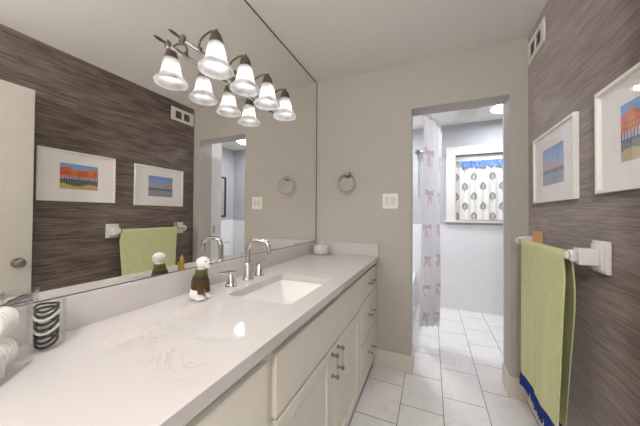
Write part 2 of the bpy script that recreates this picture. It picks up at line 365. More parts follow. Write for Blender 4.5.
# side door leaf folded back on the right wall
dt = tag(thing('door_1', 'white door standing open against the wallpapered wall, seen in the mirror', 'door', (XR-.10, .04, 0)), kind='structure')
b = nb(); box(b, -.0185, .0185, 0, .755, .012, 2.045, .002)
struct('door_leaf', b, M['side_door'], parent=dt)
b = nb()
for s_ in (-1, 1):
    mt = Matrix.Translation((s_*.0185, .69, .915)) @ Matrix.Rotation(s_*PI/2, 4, 'Y')
    lathe(b, [(.030, 0), (.030, .004), (.012, .008), (.011, .022), (.024, .028), (.029, .038), (.026, .050), (.012, .056)], 28, mt)
struct('door_knob', b, M['nickel'], parent=dt, smooth=True)
b = nb()
box(b, XR-.016, XR, .05, .11, 0, 2.13, .002); box(b, XR-.016, XR, -.82, -.76, 0, 2.13, .002); box(b, XR-.016, XR, -.76, .05, 2.07, 2.13, .002)
struct('trim_1', b, M['trim'], 'white casing around the side door opening', 'door casing')
# white jamb return just inside the inner bathroom
jr = struct('trim_2', box(nb(), 1.502, 1.60, YF2, 2.497, 0, H), M['door'], 'tall white jamb return inside the inner bathroom, seen in the mirror', 'door jamb')
b = nb(); tube(b, [(1.498, 2.38, 1.00), (1.498, 2.38, 1.09)], .006); obj('hinge', b, M['nickel'], jr, True)

# ------------------------------------------------------------------ vanity mirror
t = thing('wall_mirror', 'wide frameless mirror filling the wall above the backsplash', 'mirror')
obj('mirror_glass', box(nb(), .0005, .006, -.60, YF-.0055, .9965, H-.006), M['mirror'], t)
b = nb(); box(b, .0005, .0085, YF-.0055, YF-.0003, .996, H-.006); box(b, .0005, .0085, -.60, YF-.0003, H-.006, H-.0002); box(b, .0005, .0072, -.60, YF-.0055, .9938, .9965)
obj('mirror_edge', b, M['mirrorback'], t)

# ------------------------------------------------------------------ vanity cabinets
FX = .539      # plane of the face frame; the fronts stand proud of it
def pull(parent, y, z, vertical):
    L = .048; h = None
    a_, c_ = (Vector((0, 0, -L-.008)), Vector((0, 0, L+.008))) if vertical else (Vector((0, -L-.008, 0)), Vector((0, L+.008, 0)))
    b = nb()
    for s_ in (-1, 1):
        c = Vector((0, 0, s_*L)) if vertical else Vector((0, s_*L, 0))
        tube(b, [Vector((FX+.018, y, z))+c, Vector((FX+.021, y, z))+c, Vector((FX+.024, y, z))+c, Vector((FX+.038, y, z))+c, Vector((FX+.042, y, z))+c, Vector((FX+.050, y, z))+c, Vector((FX+.054, y, z))+c], [.0100, .0100, .0055, .0055, .0095, .0095, .006], 16)
    tube(b, [Vector((FX+.046, y, z))+a_, Vector((FX+.046, y, z))+c_], .0016, 8)
    h = obj('handle', b, M['nickel'], parent, True); tag(h, 'brushed nickel two-post bar handle')
    return h
def carcass(t, y0, y1, rails):
    b = nb()
    box(b, .025, FX-.02, y0, y0+.016, .09, .859); box(b, .025, FX-.02, y1-.016, y1, .09, .859)
    box(b, .025, FX-.02, y0+.016, y1-.016, .09, .106); box(b, .022, .030, y0+.016, y1-.016, .106, .859)
    box(b, .46, .478, y0, y1, 0, .09)
    obj('carcass', b, M['cab'], t)
    b = nb(); box(b, FX-.02, FX, y0, y0+.03, .09, .859); box(b, FX-.02, FX, y1-.03, y1, .09, .859)
    for z in rails: box(b, FX-.02, FX, y0+.03, y1-.03, z-.015, min(z+.015, .859))
    obj('face_frame', b, M['cab'], t)
def slab(name, t, y0, y1, z0, z1, panel=False):
    b = nb()
    if not panel: box(b, FX+.0005, FX+.018, y0, y1, z0, z1, .002)
    else:
        r, q = .088, .045
        box(b, FX+.0005, FX+.018, y0, y0+r, z0, z1, .0015); box(b, FX+.0005, FX+.018, y1-r, y1, z0, z1, .0015)
        box(b, FX+.0005, FX+.018, y0+r, y1-r, z0, z0+q, .0015); box(b, FX+.0005, FX+.018, y0+r, y1-r, z1-q, z1, .0015)
        box(b, FX+.0005, FX+.009, y0+r, y1-r, z0+q, z1-q)
    return obj(name, b, M['cab'], t)
t = thing('vanity_cabinet', 'cream vanity cabinet nearest the viewer, under the counter end with the clear jars', 'cabinet')
carcass(t, -.60, .6195, [.105, .832])
d = slab('door', t, -.59, .005, .10, .826); pull(d, -.06, .55, True)
d = slab('door', t, .012, .600, .10, .826); pull(d, .07, .55, True)
t = thing('vanity_cabinet', 'cream double-door vanity cabinet under the sink', 'cabinet')
carcass(t, .6200, 1.6340, [.105, .628, .832])
slab('false_front', t, .641, 1.629, .636, .826)
d = slab('door', t, .650, 1.1335, .10, .622, True); pull(d, 1.098, .551, True)
d = slab('door', t, 1.1375, 1.629, .10, .622, True); pull(d, 1.174, .551, True)
t = thing('vanity_cabinet', 'cream three-drawer vanity cabinet next to the doorway wall', 'cabinet')
carcass(t, 1.6345, YF-.001, [.105, .375, .648, .832])
for z0, z1, zp in ((.655, .826, .742), (.384, .645, .520), (.10, .372, .250)):
    d = slab('drawer', t, 1.640, 2.108, z0, z1); pull(d, 1.885, zp, False)

# ------------------------------------------------------------------ countertop
ZC, ZB, CX = .895, .861, .573
SX0, SX1, SY0, SY1 = .183, .488, .838, 1.268
t = thing('countertop', 'long white veined quartz countertop with backsplash on the vanity', 'countertop')
def ring(bm, x0, x1, y0, y1, r, z, n=6):
    out = []
    for cx_, cy_, a0 in ((x1-r, y1-r, 0), (x0+r, y1-r, 90), (x0+r, y0+r, 180), (x1-r, y0+r, 270)):
        for k in range(n+1):
            a = math.radians(a0+90*k/n); out.append(bm.verts.new((cx_+r*math.cos(a), cy_+r*math.sin(a), z)))
    return out
def bridge(bm, a, b):
    n = len(a)
    for i in range(n): bm.faces.new((a[i], a[(i+1) % n], b[(i+1) % n], b[i]))
b = nb()
o1 = ring(b, .0005, CX, -.60, YF-.0005, .0015, ZC); i1 = ring(b, SX0, SX1, SY0, SY1, .014, ZC); o2 = ring(b, .0005, CX, -.60, YF-.0005, .0015, ZB); i2 = ring(b, SX0, SX1, SY0, SY1, .014, ZB)
bridge(b, o1, i1); bridge(b, i1, i2); bridge(b, o2, i2); bridge(b, o1, o2)
obj('counter_slab', b, M['quartz'], t)
obj('backsplash', box(nb(), .0005, .0185, -.60, YF-.0005, ZC, .9935, .001), M['quartz'], t)
obj('side_splash', box(nb(), .0185, CX-.002, YF-.0185, YF-.0005, ZC, .9985, .001), M['quartz'], t)
# sink
t = thing('sink', 'white rectangular undermount sink sunk in the countertop', 'sink', (0, 0, 0))
b = nb()
R = [ring(b, SX0-.022, SX1+.022, SY0-.022, SY1+.022, .03, ZB-.0008), ring(b, SX0-.002, SX1+.002, SY0-.002, SY1+.002, .016, ZB-.0008), ring(b, SX0+.004, SX1-.004, SY0+.006, SY1-.006, .02, ZB-.012),
     ring(b, SX0+.05, SX1-.05, SY0+.16, SY1-.05, .03, .775), ring(b, SX0+.07, SX1-.07, SY0+.20, SY1-.09, .03, .763), ring(b, .318, .352, 1.09, 1.124, .0169, .757)]
for p, q in zip(R, R[1:]): bridge(b, p, q)
Q = [ring(b, SX0-.022, SX1+.022, SY0-.022, SY1+.022, .03, ZB-.014), ring(b, SX0-.012, SX1+.012, SY0-.01, SY1+.01, .02, ZB-.03), ring(b, SX0+.03, SX1-.03, SY0+.12, SY1-.03, .04, .750), ring(b, .318, .352, 1.09, 1.124, .0169, .745)]
bridge(b, R[0], Q[0])
for p, q in zip(Q, Q[1:]): bridge(b, p, q)
b.faces.new(Q[-1]); b.faces.new(R[-1])
obj('basin', b, M['ceramic'], t, True, 50)
tag(obj('drain', lathe(nb(), [(.021, 0), (.021, .003), (.016, .004), (.004, .002)], 24, Matrix.Translation((.335, 1.107, .7585))), M['chrome'], t, True), 'chrome drain')

# faucet
t = thing('faucet', 'chrome widespread faucet with arched spout and two lever handles behind the sink', 'faucet', (.098, 1.075, ZC))
b = nb(); lathe(b, [(.030, 0), (.030, .005), (.024, .011), (.0215, .015), (.0205, .080), (.016, .088), (.0125, .092)], 28)
sp = curve([(0, 0, .075), (0, 0, .14), (.004, 0, .172), (.022, 0, .197), (.055, 0, .203), (.095, 0, .200), (.118, 0, .190), (.128, 0, .165), (.131, 0, .140)], 6)
tube(b, sp, [.0130]*len(sp), 16)
obj('spout', b, M['chrome'], t, True)
for y, dr in ((-.130, -1), (.103, 1)):
    b = nb(); lathe(b, [(.027, 0), (.027, .004), (.023, .010), (.0205, .014), (.018, .034), (.012, .044), (.009, .060), (.006, .066)], 24, Matrix.Translation((.008 if dr < 0 else -.006, y, 0)))
    h = obj('handle', b, M['chrome'], t, True)
    b = nb(); cx0 = .008 if dr < 0 else -.006
    # the lever blades slope outwards from the top of each post
    d_ = Vector((-.016, dr*.056, .006)) if dr < 0 else Vector((.004, dr*.056, .014))
    tube(b, [Vector((cx0, y, .066))-d_*.4, Vector((cx0, y, .066)), Vector((cx0, y, .066))+d_*.6, Vector((cx0, y, .066))+d_], [.005, .0075, .0065, .005], 12)
    obj('lever', b, M['chrome'], h, True)

# ------------------------------------------------------------------ vanity light
BX, BZ = .049, 1.938
t = thing('vanity_light', 'four-light nickel vanity bar with lit bell glass shades mounted on the mirror', 'light fixture', (0, 1.078, BZ))
b = nb(); lathe(b, [(.062, 0), (.062, .008), (.054, .016), (.02, .020)], 36, Matrix.Translation((.0065, 0, 0)) @ Matrix.Rotation(PI/2, 4, 'Y'))
tube(b, [(.02, 0, 0), (BX, 0, 0)], .012)
obj('back_plate', b, M['nickel'], t, True)
b = nb(); tube(b, [(BX, -.375, 0), (BX, .375, 0)], .0085, 16)
obj('crossbar', b, M['chrome'], t, True)
for s_ in (-1, 1):
    b = lathe(nb(), [(.0095, 0), (.017, .002), (.017, .010), (.008, .013), (.0045, .018), (.0060, .028), (.0065, .040), (.005, .056), (.001, .066)], 20, Matrix.Translation((BX, s_*.355, 0)) @ Matrix.Rotation(-s_*PI/2, 4, 'X'))
    obj('finial', b, M['dark_nickel'], t, True)
bell = [(.026, 0), (.031, -.005), (.035, -.018), (.038, -.038), (.041, -.058), (.046, -.076), (.054, -.090), (.064, -.100), (.0695, -.107), (.0705, -.114), (.068, -.118)]
inner = [(r-.0035, z+.0005) for r, z in bell[::-1][1:]]
shade_src = None
for k, y in enumerate((.803, .986, 1.169, 1.353)):
    yy = y-1.078; SXx = .143
    b = nb(); sc = curve([(BX, yy, .006), (BX-.006, yy, .028), (.056, yy, .052), (.092, yy, .068), (.125, yy, .068), (SXx, yy, .058)], 6)
    tube(b, sc, .0048, 10); lathe(b, [(.010, -.008), (.010, .010)], 16, Matrix.Translation((BX, yy, .004)))
    obj('arm', b, M['dark_nickel'], t, True)
    b = nb(); lathe(b, [(.004, .070), (.007, .066), (.006, .060), (.013, .056), (.021, .044), (.0285, .020), (.0285, .004), (.024, .004)], 28, Matrix.Translation((SXx, yy, 0)))
    obj('shade_cap', b, M['dark_nickel'], t, True)
    b = nb(); lathe(b, bell+inner, 40, Matrix.Translation((SXx, yy, .010)), caps=False)
    obj('lamp_shade', b, M['shade'], t, True, 80)
    b = nb(); ell(b, (SXx, yy, -.022), (.017, .017, .024)); lathe(b, [(.010, 0), (.010, .017)], 16, Matrix.Translation((SXx, yy, 0)))
    obj('bulb', b, M['bulb'], t, True)
    lamp('vanity_bulb_light', 'POINT', (SXx, y, BZ-.055), VANITY_W, (1, .975, .95), .02)

# ceiling fixtures
t = thing('ceiling_light', 'round flush ceiling light in the inner bathroom', 'ceiling light', (1.76, 3.33, H))
obj('rim', lathe(nb(), [(.205, -.0005), (.205, -.025), (.19, -.035), (.19, -.001)], 48), M['lampwhite'], t, True)
obj('diffuser', lathe(nb(), [(.188, -.004), (.188, -.036), (.15, -.040), (.01, -.041)], 48), M['led'], t, True)
t = thing('ceiling_light', 'added semi-flush bowl fill light, unseen above the viewer near the side door', 'ceiling light', (1.02, -.60, H))  # invented fixture around the added fill lamp behind the viewer
obj('canopy', lathe(nb(), [(.065, -.0005), (.065, -.015), (.03, -.03), (.010, -.034), (.010, -.20), (.02, -.205)], 32), M['nickel'], t, True)
obj('glass_bowl', lathe(nb(), [(.17, -.205), (.165, -.225), (.13, -.262), (.07, -.285), (.01, -.292)], 40), M['fill_led'], t, True)
t = thing('ceiling_light', 'added round flush fill light above the bathtub, hidden behind the doorway wall', 'ceiling light', (.36, 3.15, H))  # invented fixture for the added fill lamp over the tub
obj('rim', lathe(nb(), [(.205, -.0005), (.205, -.025), (.19, -.035), (.19, -.001)], 48), M['lampwhite'], t, True)
obj('diffuser', lathe(nb(), [(.188, -.004), (.188, -.036), (.15, -.040), (.01, -.041)], 48), M['led'], t, True)
t = thing('exhaust_fan', 'square white exhaust fan grille in the inner bathroom ceiling', 'exhaust fan', (1.35, 3.45, H))
b = nb(); box(b, -.13, .13, -.14, .14, -.014, -.0005, .004); obj('cover', b, M['trim'], t)
b = nb()
for i in range(9): box(b, -.10, .10, -.108+i*.026, -.098+i*.026, -.018, -.0145)
obj('louver', b, M['plastic'], t)

# ------------------------------------------------------------------ far wall things
t = thing('towel_ring', 'brushed nickel towel ring on the wall between mirror and doorway', 'towel ring', (.31, YF, 1.575))
b = nb(); lathe(b, [(.024, .0005), (.024, .006), (.018, .012), (.011, .018), (.011, .040), (.016, .044), (.015, .056), (.010, .060)], 28, Matrix.Rotation(PI/2, 4, 'X'))
obj('mount', b, M['nickel'], t, True)
b = nb(); n = 48
tube(b, [(-.003+.075*math.sin(2*PI*i/n), -.046-.010*math.sin(2*PI*i/n), -.072+.075*math.cos(2*PI*i/n)) for i in range(n)], .0060, 12, True)
obj('ring', b, M['nickel'], t, True)
t = thing('light_switch', 'white two-gang rocker switch plate beside the doorway', 'light switch', (.664, YF, 1.346))
obj('plate', box(nb(), -.061, .061, -.006, -.0003, -.061, .061, .002), M['plastic'], t)
for x in (-.023, .023):
    obj('rocker', box(nb(), x-.0165, x+.0165, -.0105, -.0062, -.033, .033, .0015), M['ceramic'], t)

# ------------------------------------------------------------------ right wall things
t = thing('wall_vent', 'small white air vent high on the wallpapered wall near the ceiling', 'air vent', (XR, 1.98, 2.305))
b = nb(); hy, hz = .137, .069
box(b, -.009, -.0005, -hy, hy, -hz, -.040, .0015); box(b, -.009, -.0005, -hy, hy, .040, hz, .0015)
for y0, y1 in ((-hy, -.088), (-.012, .012), (.088, hy)): box(b, -.009, -.0005, y0, y1, -.040, .040)
obj('vent_frame', b, M['plastic'], t)
obj('duct_opening', box(nb(), -.002, -.0006, -.088, .088, -.040, .040), M['vent_grey'], t)
b = nb()
for y0, y1 in ((-.088, -.012), (.012, .088)):
    for i in range(6): box(b, -.007, -.003, y0, y1, -.035+i*.0132, -.0315+i*.0132)
obj('slats', b, M['nickel'], t)

def art_grid(name, y0, y1, z0, z1, x, fn, parent, nu=110, nv=80):
    # u runs left to right as one faces the wall (towards the doorway is on the left)
    return cloth_grid(name, lambda u, v: (x, y1+(y0-y1)*u, z0+(z1-z0)*v), nu, nv, M['print'], parent, fn, 0)
def mixc(a, b, t): return tuple(a[i]*(1-t)+b[i]*t for i in range(3))+(1,)
rnd = random.Random(3)
jit = [[rnd.random() for _ in range(140)] for _ in range(140)]
def J(u, v, s=100): return jit[int(v*s) % 140][int(u*s) % 140]
def art_red(u, v):      # row of red houses over a bridge rail, shrubs and a sandy street
    roof = .80+.05*math.sin(u*9)+.03*(int(u*7) % 2)
    j = J(u, v, 70)
    if v > roof: return mixc(srgb(96, 150, 218), srgb(170, 205, 235), j*.6+(1-v))
    if v > .52:
        c = mixc(srgb(206, 84, 62), srgb(226, 128, 92), j)
        if int(u*7) % 3 == 1: c = mixc(srgb(226, 150, 60), c, .35)
        if (u*18) % 1 < .3 and (v*11) % 1 < .4 and v < .72: c = srgb(120, 70, 70)
        return c
    if v > .38: return srgb(70, 96, 160) if (u*16) % 1 < .45 else mixc(srgb(236, 226, 214), srgb(200, 120, 90), j)
    if v > .34: return srgb(60, 80, 140)
    if v > .17+.05*math.sin(u*8): return mixc(srgb(74, 92, 84), srgb(130, 134, 96), j)
    return mixc(srgb(206, 182, 130), srgb(182, 156, 112), j)
def art_blue(u, v):     # pale houses on a bay under a blue sky
    j = J(u, v, 70); sk = .58+.06*math.sin(u*7)+.10*max(0, 1-abs(u-.15)*6)
    if v > sk: return mixc(srgb(108, 142, 205), srgb(176, 196, 226), j*.5+.8*(1-v))
    if v > .40:
        c = mixc(srgb(206, 150, 140), srgb(140, 130, 150), j)
        if (u*14) % 1 < .4 and (v*16) % 1 < .45: c = srgb(232, 220, 206)
        return c
    if v > .30: return mixc(srgb(92, 120, 110), srgb(120, 140, 160), j)
    return mixc(srgb(132, 146, 176), srgb(176, 170, 172), j)
def picture(label, y0, y1, z0, z1, ay0, ay1, az0, az1, fn):
    t = thing('framed_picture', label, 'picture', (XR, (y0+y1)/2, z0))
    yc = (y0+y1)/2
    X0, X1 = -.020, -.0005; w = .013
    b = nb()
    box(b, X0, X1, y0-yc, y0-yc+w, 0, z1-z0, .001); box(b, X0, X1, y1-yc-w, y1-yc, 0, z1-z0, .001)
    box(b, X0, X1, y0-yc+w, y1-yc-w, 0, w, .001); box(b, X0, X1, y0-yc+w, y1-yc-w, z1-z0-w, z1-z0, .001)
    obj('frame', b, M['frame'], t)
    obj('mat_board', box(nb(), -.006, -.001, y0-yc+w, y1-yc-w, w, z1-z0-w), M['mat'], t)
    art_grid('print', ay0-yc, ay1-yc, az0-z0, az1-z0, -.0066, fn, t)
    obj('glazing', box(nb(), -.0125, -.0105, y0-yc+w, y1-yc-w, w, z1-z0-w), M['glass'], t)
    return t
picture('white framed watercolour of a blue bay, the picture nearer the doorway', 1.485, 1.984, 1.311, 1.697, 1.615, 1.866, 1.403, 1.605, art_blue)
picture('white framed watercolour of red houses, the picture farther from the doorway', .842, 1.326, 1.320, 1.702, .967, 1.203, 1.416, 1.608, art_red)

# towel bar
t = thing('towel_bar', 'white ceramic towel bar on the wallpapered wall below the pictures', 'towel bar', (XR, 1.655, 1.082))
BXR = -.100
def post(y, tan_tone):
    b = nb(); box(b, -.016, -.0005, y-.048, y+.048, -.062, .060, .005)
    p = obj('mounting_plate', b, M['ceramic'], t, True)
    b = nb(); box(b, -.024, -.0165, y-.038, y+.038, -.050, .048, .003); box(b, -.082, -.024, y-.026, y+.026, -.034, .030, .005)
    q = obj('bracket_arm', b, M['ceramic'], t, True)
    b = nb(); box(b, -.104, -.0825, y-.019, y+.019, -.024, .022, .006); box(b, -.116, -.1045, y-.013, y+.013, -.015, .015, .005)
    obj('end_cap', b, M['ceramic'], t, True)
    if tan_tone: tag(obj('sidepiece', box(nb(), -.050, -.0005, y-.056, y-.0485, -.012, .062, .002), M['tan_tone'], t), 'thin tan spacer')  # thin tan piece added on the plate's near side only
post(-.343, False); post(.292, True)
b = nb(); tube(b, [(BXR, -.325, 0), (BXR, .274, 0)], .0095, 16); obj('rod', b, M['tan_tone'], t, True)

# towel, draped over the bar
tx, tz = XR-.100, 1.082
def towel_pt(u, v):
    # u along the bar, v from the front hem over the bar to the back hem
    zf, zb = .352, .300; rr = .0135
    L1, L2, Lc = tz-zf, tz-zb, PI*rr; tot = L1+Lc+L2; d = v*tot
    y = 1.335+.510*u
    if d < L1:
        k = 1-d/L1                     # 1 at the hem
        z = zf+d; x = tx-rr-.012*k; y -= .030*(1-u)*math.sin(min(1, (1-k)*0+k*7)*PI/2)
    elif d < L1+Lc:
        a = (d-L1)/rr; x = tx-rr*math.cos(a); z = tz+rr*math.sin(a); k = 0
    else:
        q = d-L1-Lc; k = q/L2; z = tz-q; x = tx+rr+.020*math.sin(min(1, k*3)*PI/2)
    sag = k
    y += sag*((.055 if d < L1 else .020)*(1-u)-.045*u)
    if d >= L1+Lc: y += (1-u)*(-.012*math.sin(min(1, k*5)*PI/2)+.115*k)
    x += sag*(.005*math.sin(u*11+.5)+.0015*math.sin(u*31+1))
    return (x, y, z)
t = thing('hand_towel', 'sage green towel with navy fringe hanging over the towel bar', 'towel', (0, 0, 0))
o = cloth_grid('towel_cloth', towel_pt, 60, 120, M['towel'], t, None, .004)
b = nb(); nst = 52
for i in range(nst):
    u = (i+.5)/nst; p = Vector(towel_pt(u, 0)); l_ = .062+.010*random.random()
    q = p+Vector((random.uniform(-.004, .002), random.uniform(-.006, .006), -l_*.5)); r = p+Vector((random.uniform(-.008, .004), random.uniform(-.008, .008), -l_))
    tube(b, [p+Vector((-.001, 0, .006)), p, q, r], [.0030, .0040, .0046, .0020], 6)
for i in range(nst):
    u = (i+.5)/nst; p = Vector(towel_pt(u, 1)); l_ = .062
    tube(b, [p+Vector((0, 0, .006)), p, p+Vector((random.uniform(-.003, .003), 0, -l_))], [.0032, .0038, .0022], 6)
o = obj('fringe', b, M['fringe'], t, True); o['label'] = 'navy blue knotted fringe'; o['kind'] = 'stuff'

# ------------------------------------------------------------------ things on the counter
# covered dish at the far end
t = thing('covered_dish', 'small pale frosted glass covered dish at the far end of the counter', 'dish', (.105, 2.03, ZC+.0005))
lathe_prof = [(.055, 0), (.068, .003), (.0715, .010), (.0715, .052), (.070, .056), (.067, .056), (.068, .050), (.068, .012), (.06, .006), (.02, .005)]
obj('bowl', lathe(nb(), lathe_prof, 40), M['frosted'], t, True)
b = nb(); lathe(b, [(.0715, .0565), (.0715, .062), (.066, .072), (.052, .081), (.030, .086), (.012, .088), (.007, .092), (.007, .098), (.012, .103), (.012, .109), (.007, .114), (.002, .115)], 40)
obj('lid', b, M['frosted'], t, True)

# dog figurine (faces to the right of the picture)
th = math.radians(8)-PI/2
t = thing('dog_figurine', 'small white ceramic dog in a green sweater beside the faucet', 'figurine', (.130, .752, ZC+.0008), th)
# local axes: +y is where the dog looks
b = nb()
for c, r in [((0, -.006, .070), (.027, .025, .040)), ((0, -.014, .034), (.031, .030, .033)), ((0, .004, .115), (.019, .019, .020)),
             ((0, .008, .143), (.027, .027, .025)), ((0, .028, .137), (.0175, .014, .0145)), ((0, .034, .131), (.013, .010, .009)),
             ((-.016, .012, .030), (.0085, .009, .030)), ((.016, .012, .030), (.0085, .009, .030)), ((-.016, .020, .007), (.011, .014, .0075)), ((.016, .020, .007), (.011, .014, .0075)),
             ((-.026, -.012, .020), (.013, .022, .019)), ((.026, -.012, .020), (.013, .022, .019)), ((-.028, .010, .007), (.010, .015, .0072)), ((.028, .010, .007), (.010, .015, .0072)),
             ((0, -.043, .016), (.006, .014, .007))]: ell(b, c, r)
body = obj('body', b, M['ceramic'], t, True)
rm = body.modifiers.new('join', 'REMESH'); rm.mode = 'VOXEL'; rm.voxel_size = .0022; rm.use_smooth_shade = True
sm = body.modifiers.new('smooth', 'SMOOTH'); sm.iterations = 4
def sweater_col(z, a):
    if z > .104: return mixc(srgb(88, 112, 46), srgb(66, 90, 38), .5+.5*math.sin(a*14))
    if z > .092: return srgb(132, 58, 44) if math.sin(a*9) > 0 else srgb(60, 84, 46)
    if z > .078: return srgb(44, 66, 48)
    if z > .064: return srgb(58, 60, 44) if math.sin(a*11) > -.5 else srgb(128, 66, 48)
    return mixc(srgb(66, 68, 48), srgb(88, 60, 40), .5+.5*math.sin(a*5))
sp_ = [(.0200, .119), (.0225, .112), (.0215, .106), (.0235, .098), (.0285, .086), (.0305, .072), (.0305, .058), (.0315, .046), (.0305, .041)]
def sw(u, v):
    f = v*(len(sp_)-1); i = min(int(f), len(sp_)-2); k = f-i; r = sp_[i][0]*(1-k)+sp_[i+1][0]*k; z = sp_[i][1]*(1-k)+sp_[i+1][1]*k
    a = 2*PI*u; cyy = .003-.010*min(1, max(0, (.12-z)/.05))
    return (r*math.cos(a), cyy+r*.96*math.sin(a), z)
cloth_grid('sweater', sw, 64, 40, M['sweater'], t, lambda u, v: sweater_col(sw(u, v)[2], 2*PI*u), .002)
for s_ in (-1, 1):
    def sl(u, v, s_=s_):
        a = 2*PI*u; k = v; z = .075-.050*k; r = .0125-.001*k
        return (s_*(.0165)+r*math.cos(a), .008+.006*k+r*math.sin(a), z)
    cloth_grid('sleeve', sl, 24, 16, M['sweater'], t, lambda u, v: sweater_col(.05, 2*PI*u) if v < .8 else srgb(120, 54, 42), .0015)
for s_ in (-1, 1):
    b = ell(nb(), (s_*.0235, .002, .151), (.0045, .008, .011), Euler((.3, -s_*.35, 0)))
    obj('ear', b, M['ceramic'], t, True)
b = nb(); ell(b, (0, .0425, .141), (.0048, .0035, .0038))
for s_ in (-1, 1): ell(b, (s_*.0125, .0320, .151), (.0028, .0026, .0030))
tag(obj('face_marks', b, M['black'], t, True), 'black nose and eyes')

# little gilt ornament beside the dog
t = thing('ornament', 'tiny gold ornament on a dark green base between dog figurine and mirror', 'ornament', (.068, .812, ZC+.0005))
b = nb(); lathe(b, [(.020, 0), (.022, .006), (.021, .055), (.018, .062), (.010, .066)], 24); ell(b, (.018, 0, .06), (.008, .008, .008))
obj('base', b, M['bottle_green'], t, True)
b = nb(); lathe(b, [(.011, .0665), (.014, .082), (.010, .100), (.006, .110), (.007, .118), (.010, .128), (.006, .140), (.003, .150)], 20)
box(b, -.004, .004, -.020, -.012, .0655, .125, .002); box(b, -.004, .004, -.014, .0, .095, .101)
obj('figure', b, M['gold'], t, True)

# clear box with cotton rounds
t = thing('acrylic_box', 'clear acrylic box at the left end of the counter', 'box', (.139, .281, ZC+.0005), -PI/4)
# local +x runs along the front face towards the viewer, local -y goes back towards the splash
L_, D_, Hh, w = .19, .105, .158, .003
b = nb()
box(b, 0, L_, -D_, 0, 0, w, .001); box(b, 0, L_, -w, 0, w, Hh, .001); box(b, 0, L_, -D_, -D_+w, w, Hh, .001); box(b, 0, w, -D_+w, -w, w, Hh, .001); box(b, L_-w, L_, -D_+w, -w, w, Hh, .001)
obj('case', b, M['acrylic'], t)
ob = nb()
for z in (Hh,):
    box(ob, -.002, L_+.002, -.004, .002, z-.004, z); box(ob, -.002, .004, -D_, -.004, z-.004, z)
obj('lid_rim', ob, M['acrylic'], t)
mloc = Matrix.Translation((.139, .281, ZC+.0005)) @ Matrix.Rotation(-PI/4, 4, 'Z')
src = None
for k in range(5):
    p = mloc @ Vector((.014+k*.0095, -.052, .034))
    if src is None:
        src = tag(obj('cotton_round', lathe(nb(), [(.030, -.004), (.032, -.002), (.032, .002), (.030, .004)], 28), M['white_soft'], None, True), None, 'cotton round', 'cotton rounds in the clear box'); o = src
    else: o = src.copy(); C.objects.link(o)
    o.location = p; o.rotation_euler = Euler((0, PI/2-.18, -PI/4)); o['label'] = 'white cotton round standing in the clear box'
src2 = None
for k in range(5):
    p = mloc @ Vector((.014+k*.0095, -.050, .101))
    o = src.copy(); C.objects.link(o); o.location = p; o.rotation_euler = Euler((.1, PI/2-.30, -PI/4)); o['group'] = 'cotton rounds in the clear box'
p = mloc @ Vector((.095, -.050, .0035))
t = tag(obj('soap_bar', box(nb(), -.030, .030, -.042, .042, 0, .055, .008, 3), M['ceramic'], None, True), 'white boxy bar in the clear acrylic box', 'soap')
t.location = p; t.rotation_euler = (0, 0, -PI/4)

# round jar with hair ties
jx, jy = .082, .322
t = thing('glass_jar', 'round clear jar holding dark hair ties beside the clear box', 'jar', (jx, jy, ZC+.0005))
jp = [(.020, 0), (.030, .003), (.035, .012), (.036, .03), (.036, .118), (.0365, .122), (.034, .122), (.0335, .03), (.031, .012), (.02, .006)]
obj('jar_body', lathe(nb(), jp, 36), M['acrylic'], t, True)
src = None
for k in range(9):
    if src is None:
        b = nb(); n = 30
        tube(b, [(.023*math.cos(2*PI*i/n), .023*math.sin(2*PI*i/n)*.9, .003*math.sin(4*PI*i/n)) for i in range(n)], .0030, 8, True)
        src = tag(obj('hair_tie', b, M['black'], None, True), None, 'hair tie', 'hair ties in the round jar'); o = src
    else: o = src.copy(); C.objects.link(o)
    if k in (3, 6):
        o.data = src.data.copy(); o.data.materials[0] = M['white_soft']
        o['label'] = 'white hair tie among the black ones in the round jar'
    else: o['label'] = 'black hair tie in the round clear jar'
    o.location = (jx, jy, ZC+.016+k*.0108); o.rotation_euler = (.22+math.sin(k*2.1)*.08, .12+math.cos(k*1.7)*.08, 0)

# ------------------------------------------------------------------ inner bathroom
# cafe curtain with grey leaf print and a blue band above
def motif(x, z):
    # leafy sprig, x,z in -1..1
    if abs(x) < .07 and -1 < z < .3: return True
    for s_ in (-1, 1):
        for cz, cx_, r1, r2, an in ((-.25, .38, .34, .17, .6), (.15, .42, .34, .18, .75), (.5, .28, .28, .17, 1.1)):
            dx, dz = x-s_*cx_, z-cz; c_, q_ = math.cos(an), math.sin(an)
            a = s_*dx*c_+dz*q_; b_ = -s_*dx*q_+dz*c_
            if (a/r1)**2+(b_/r2)**2 < 1: return True
    return (x/.2)**2+((z-.72)/.26)**2 < 1
CW0, CW1, CZ0, CZ1 = 1.270, 1.966, 1.174, 1.865
def wcol(u, v):
    x = u*.80; z = CZ0+(CZ1-CZ0)*v
    row = int(z/.128); xx = (x/.235+.5*(row % 2)) % 1; zz = (z/.128) % 1
    hit = motif((xx-.5)*3.9, (zz-.5)*1.9)
    return mixc(srgb(176, 176, 168), srgb(122, 124, 116), J(u, v)) if hit else srgb(236, 234, 230)
t = thing('window_curtain', 'white cafe curtain with grey leaf print in the inner bathroom window', 'curtain', (0, 0, 0))
cloth_grid('printed_cloth', lambda u, v: (CW0+(CW1-CW0)*u, YB2+.018+.008*math.sin(u*58)+.004*math.sin(u*23), CZ0+(CZ1-CZ0)*v), 260, 200, M['windowcloth'], t, wcol)
def bluecol(u, v): 
    return mixc(srgb(92, 142, 222), srgb(196, 216, 240), (J(u*.8, v*.5, 60)**3)*.9)
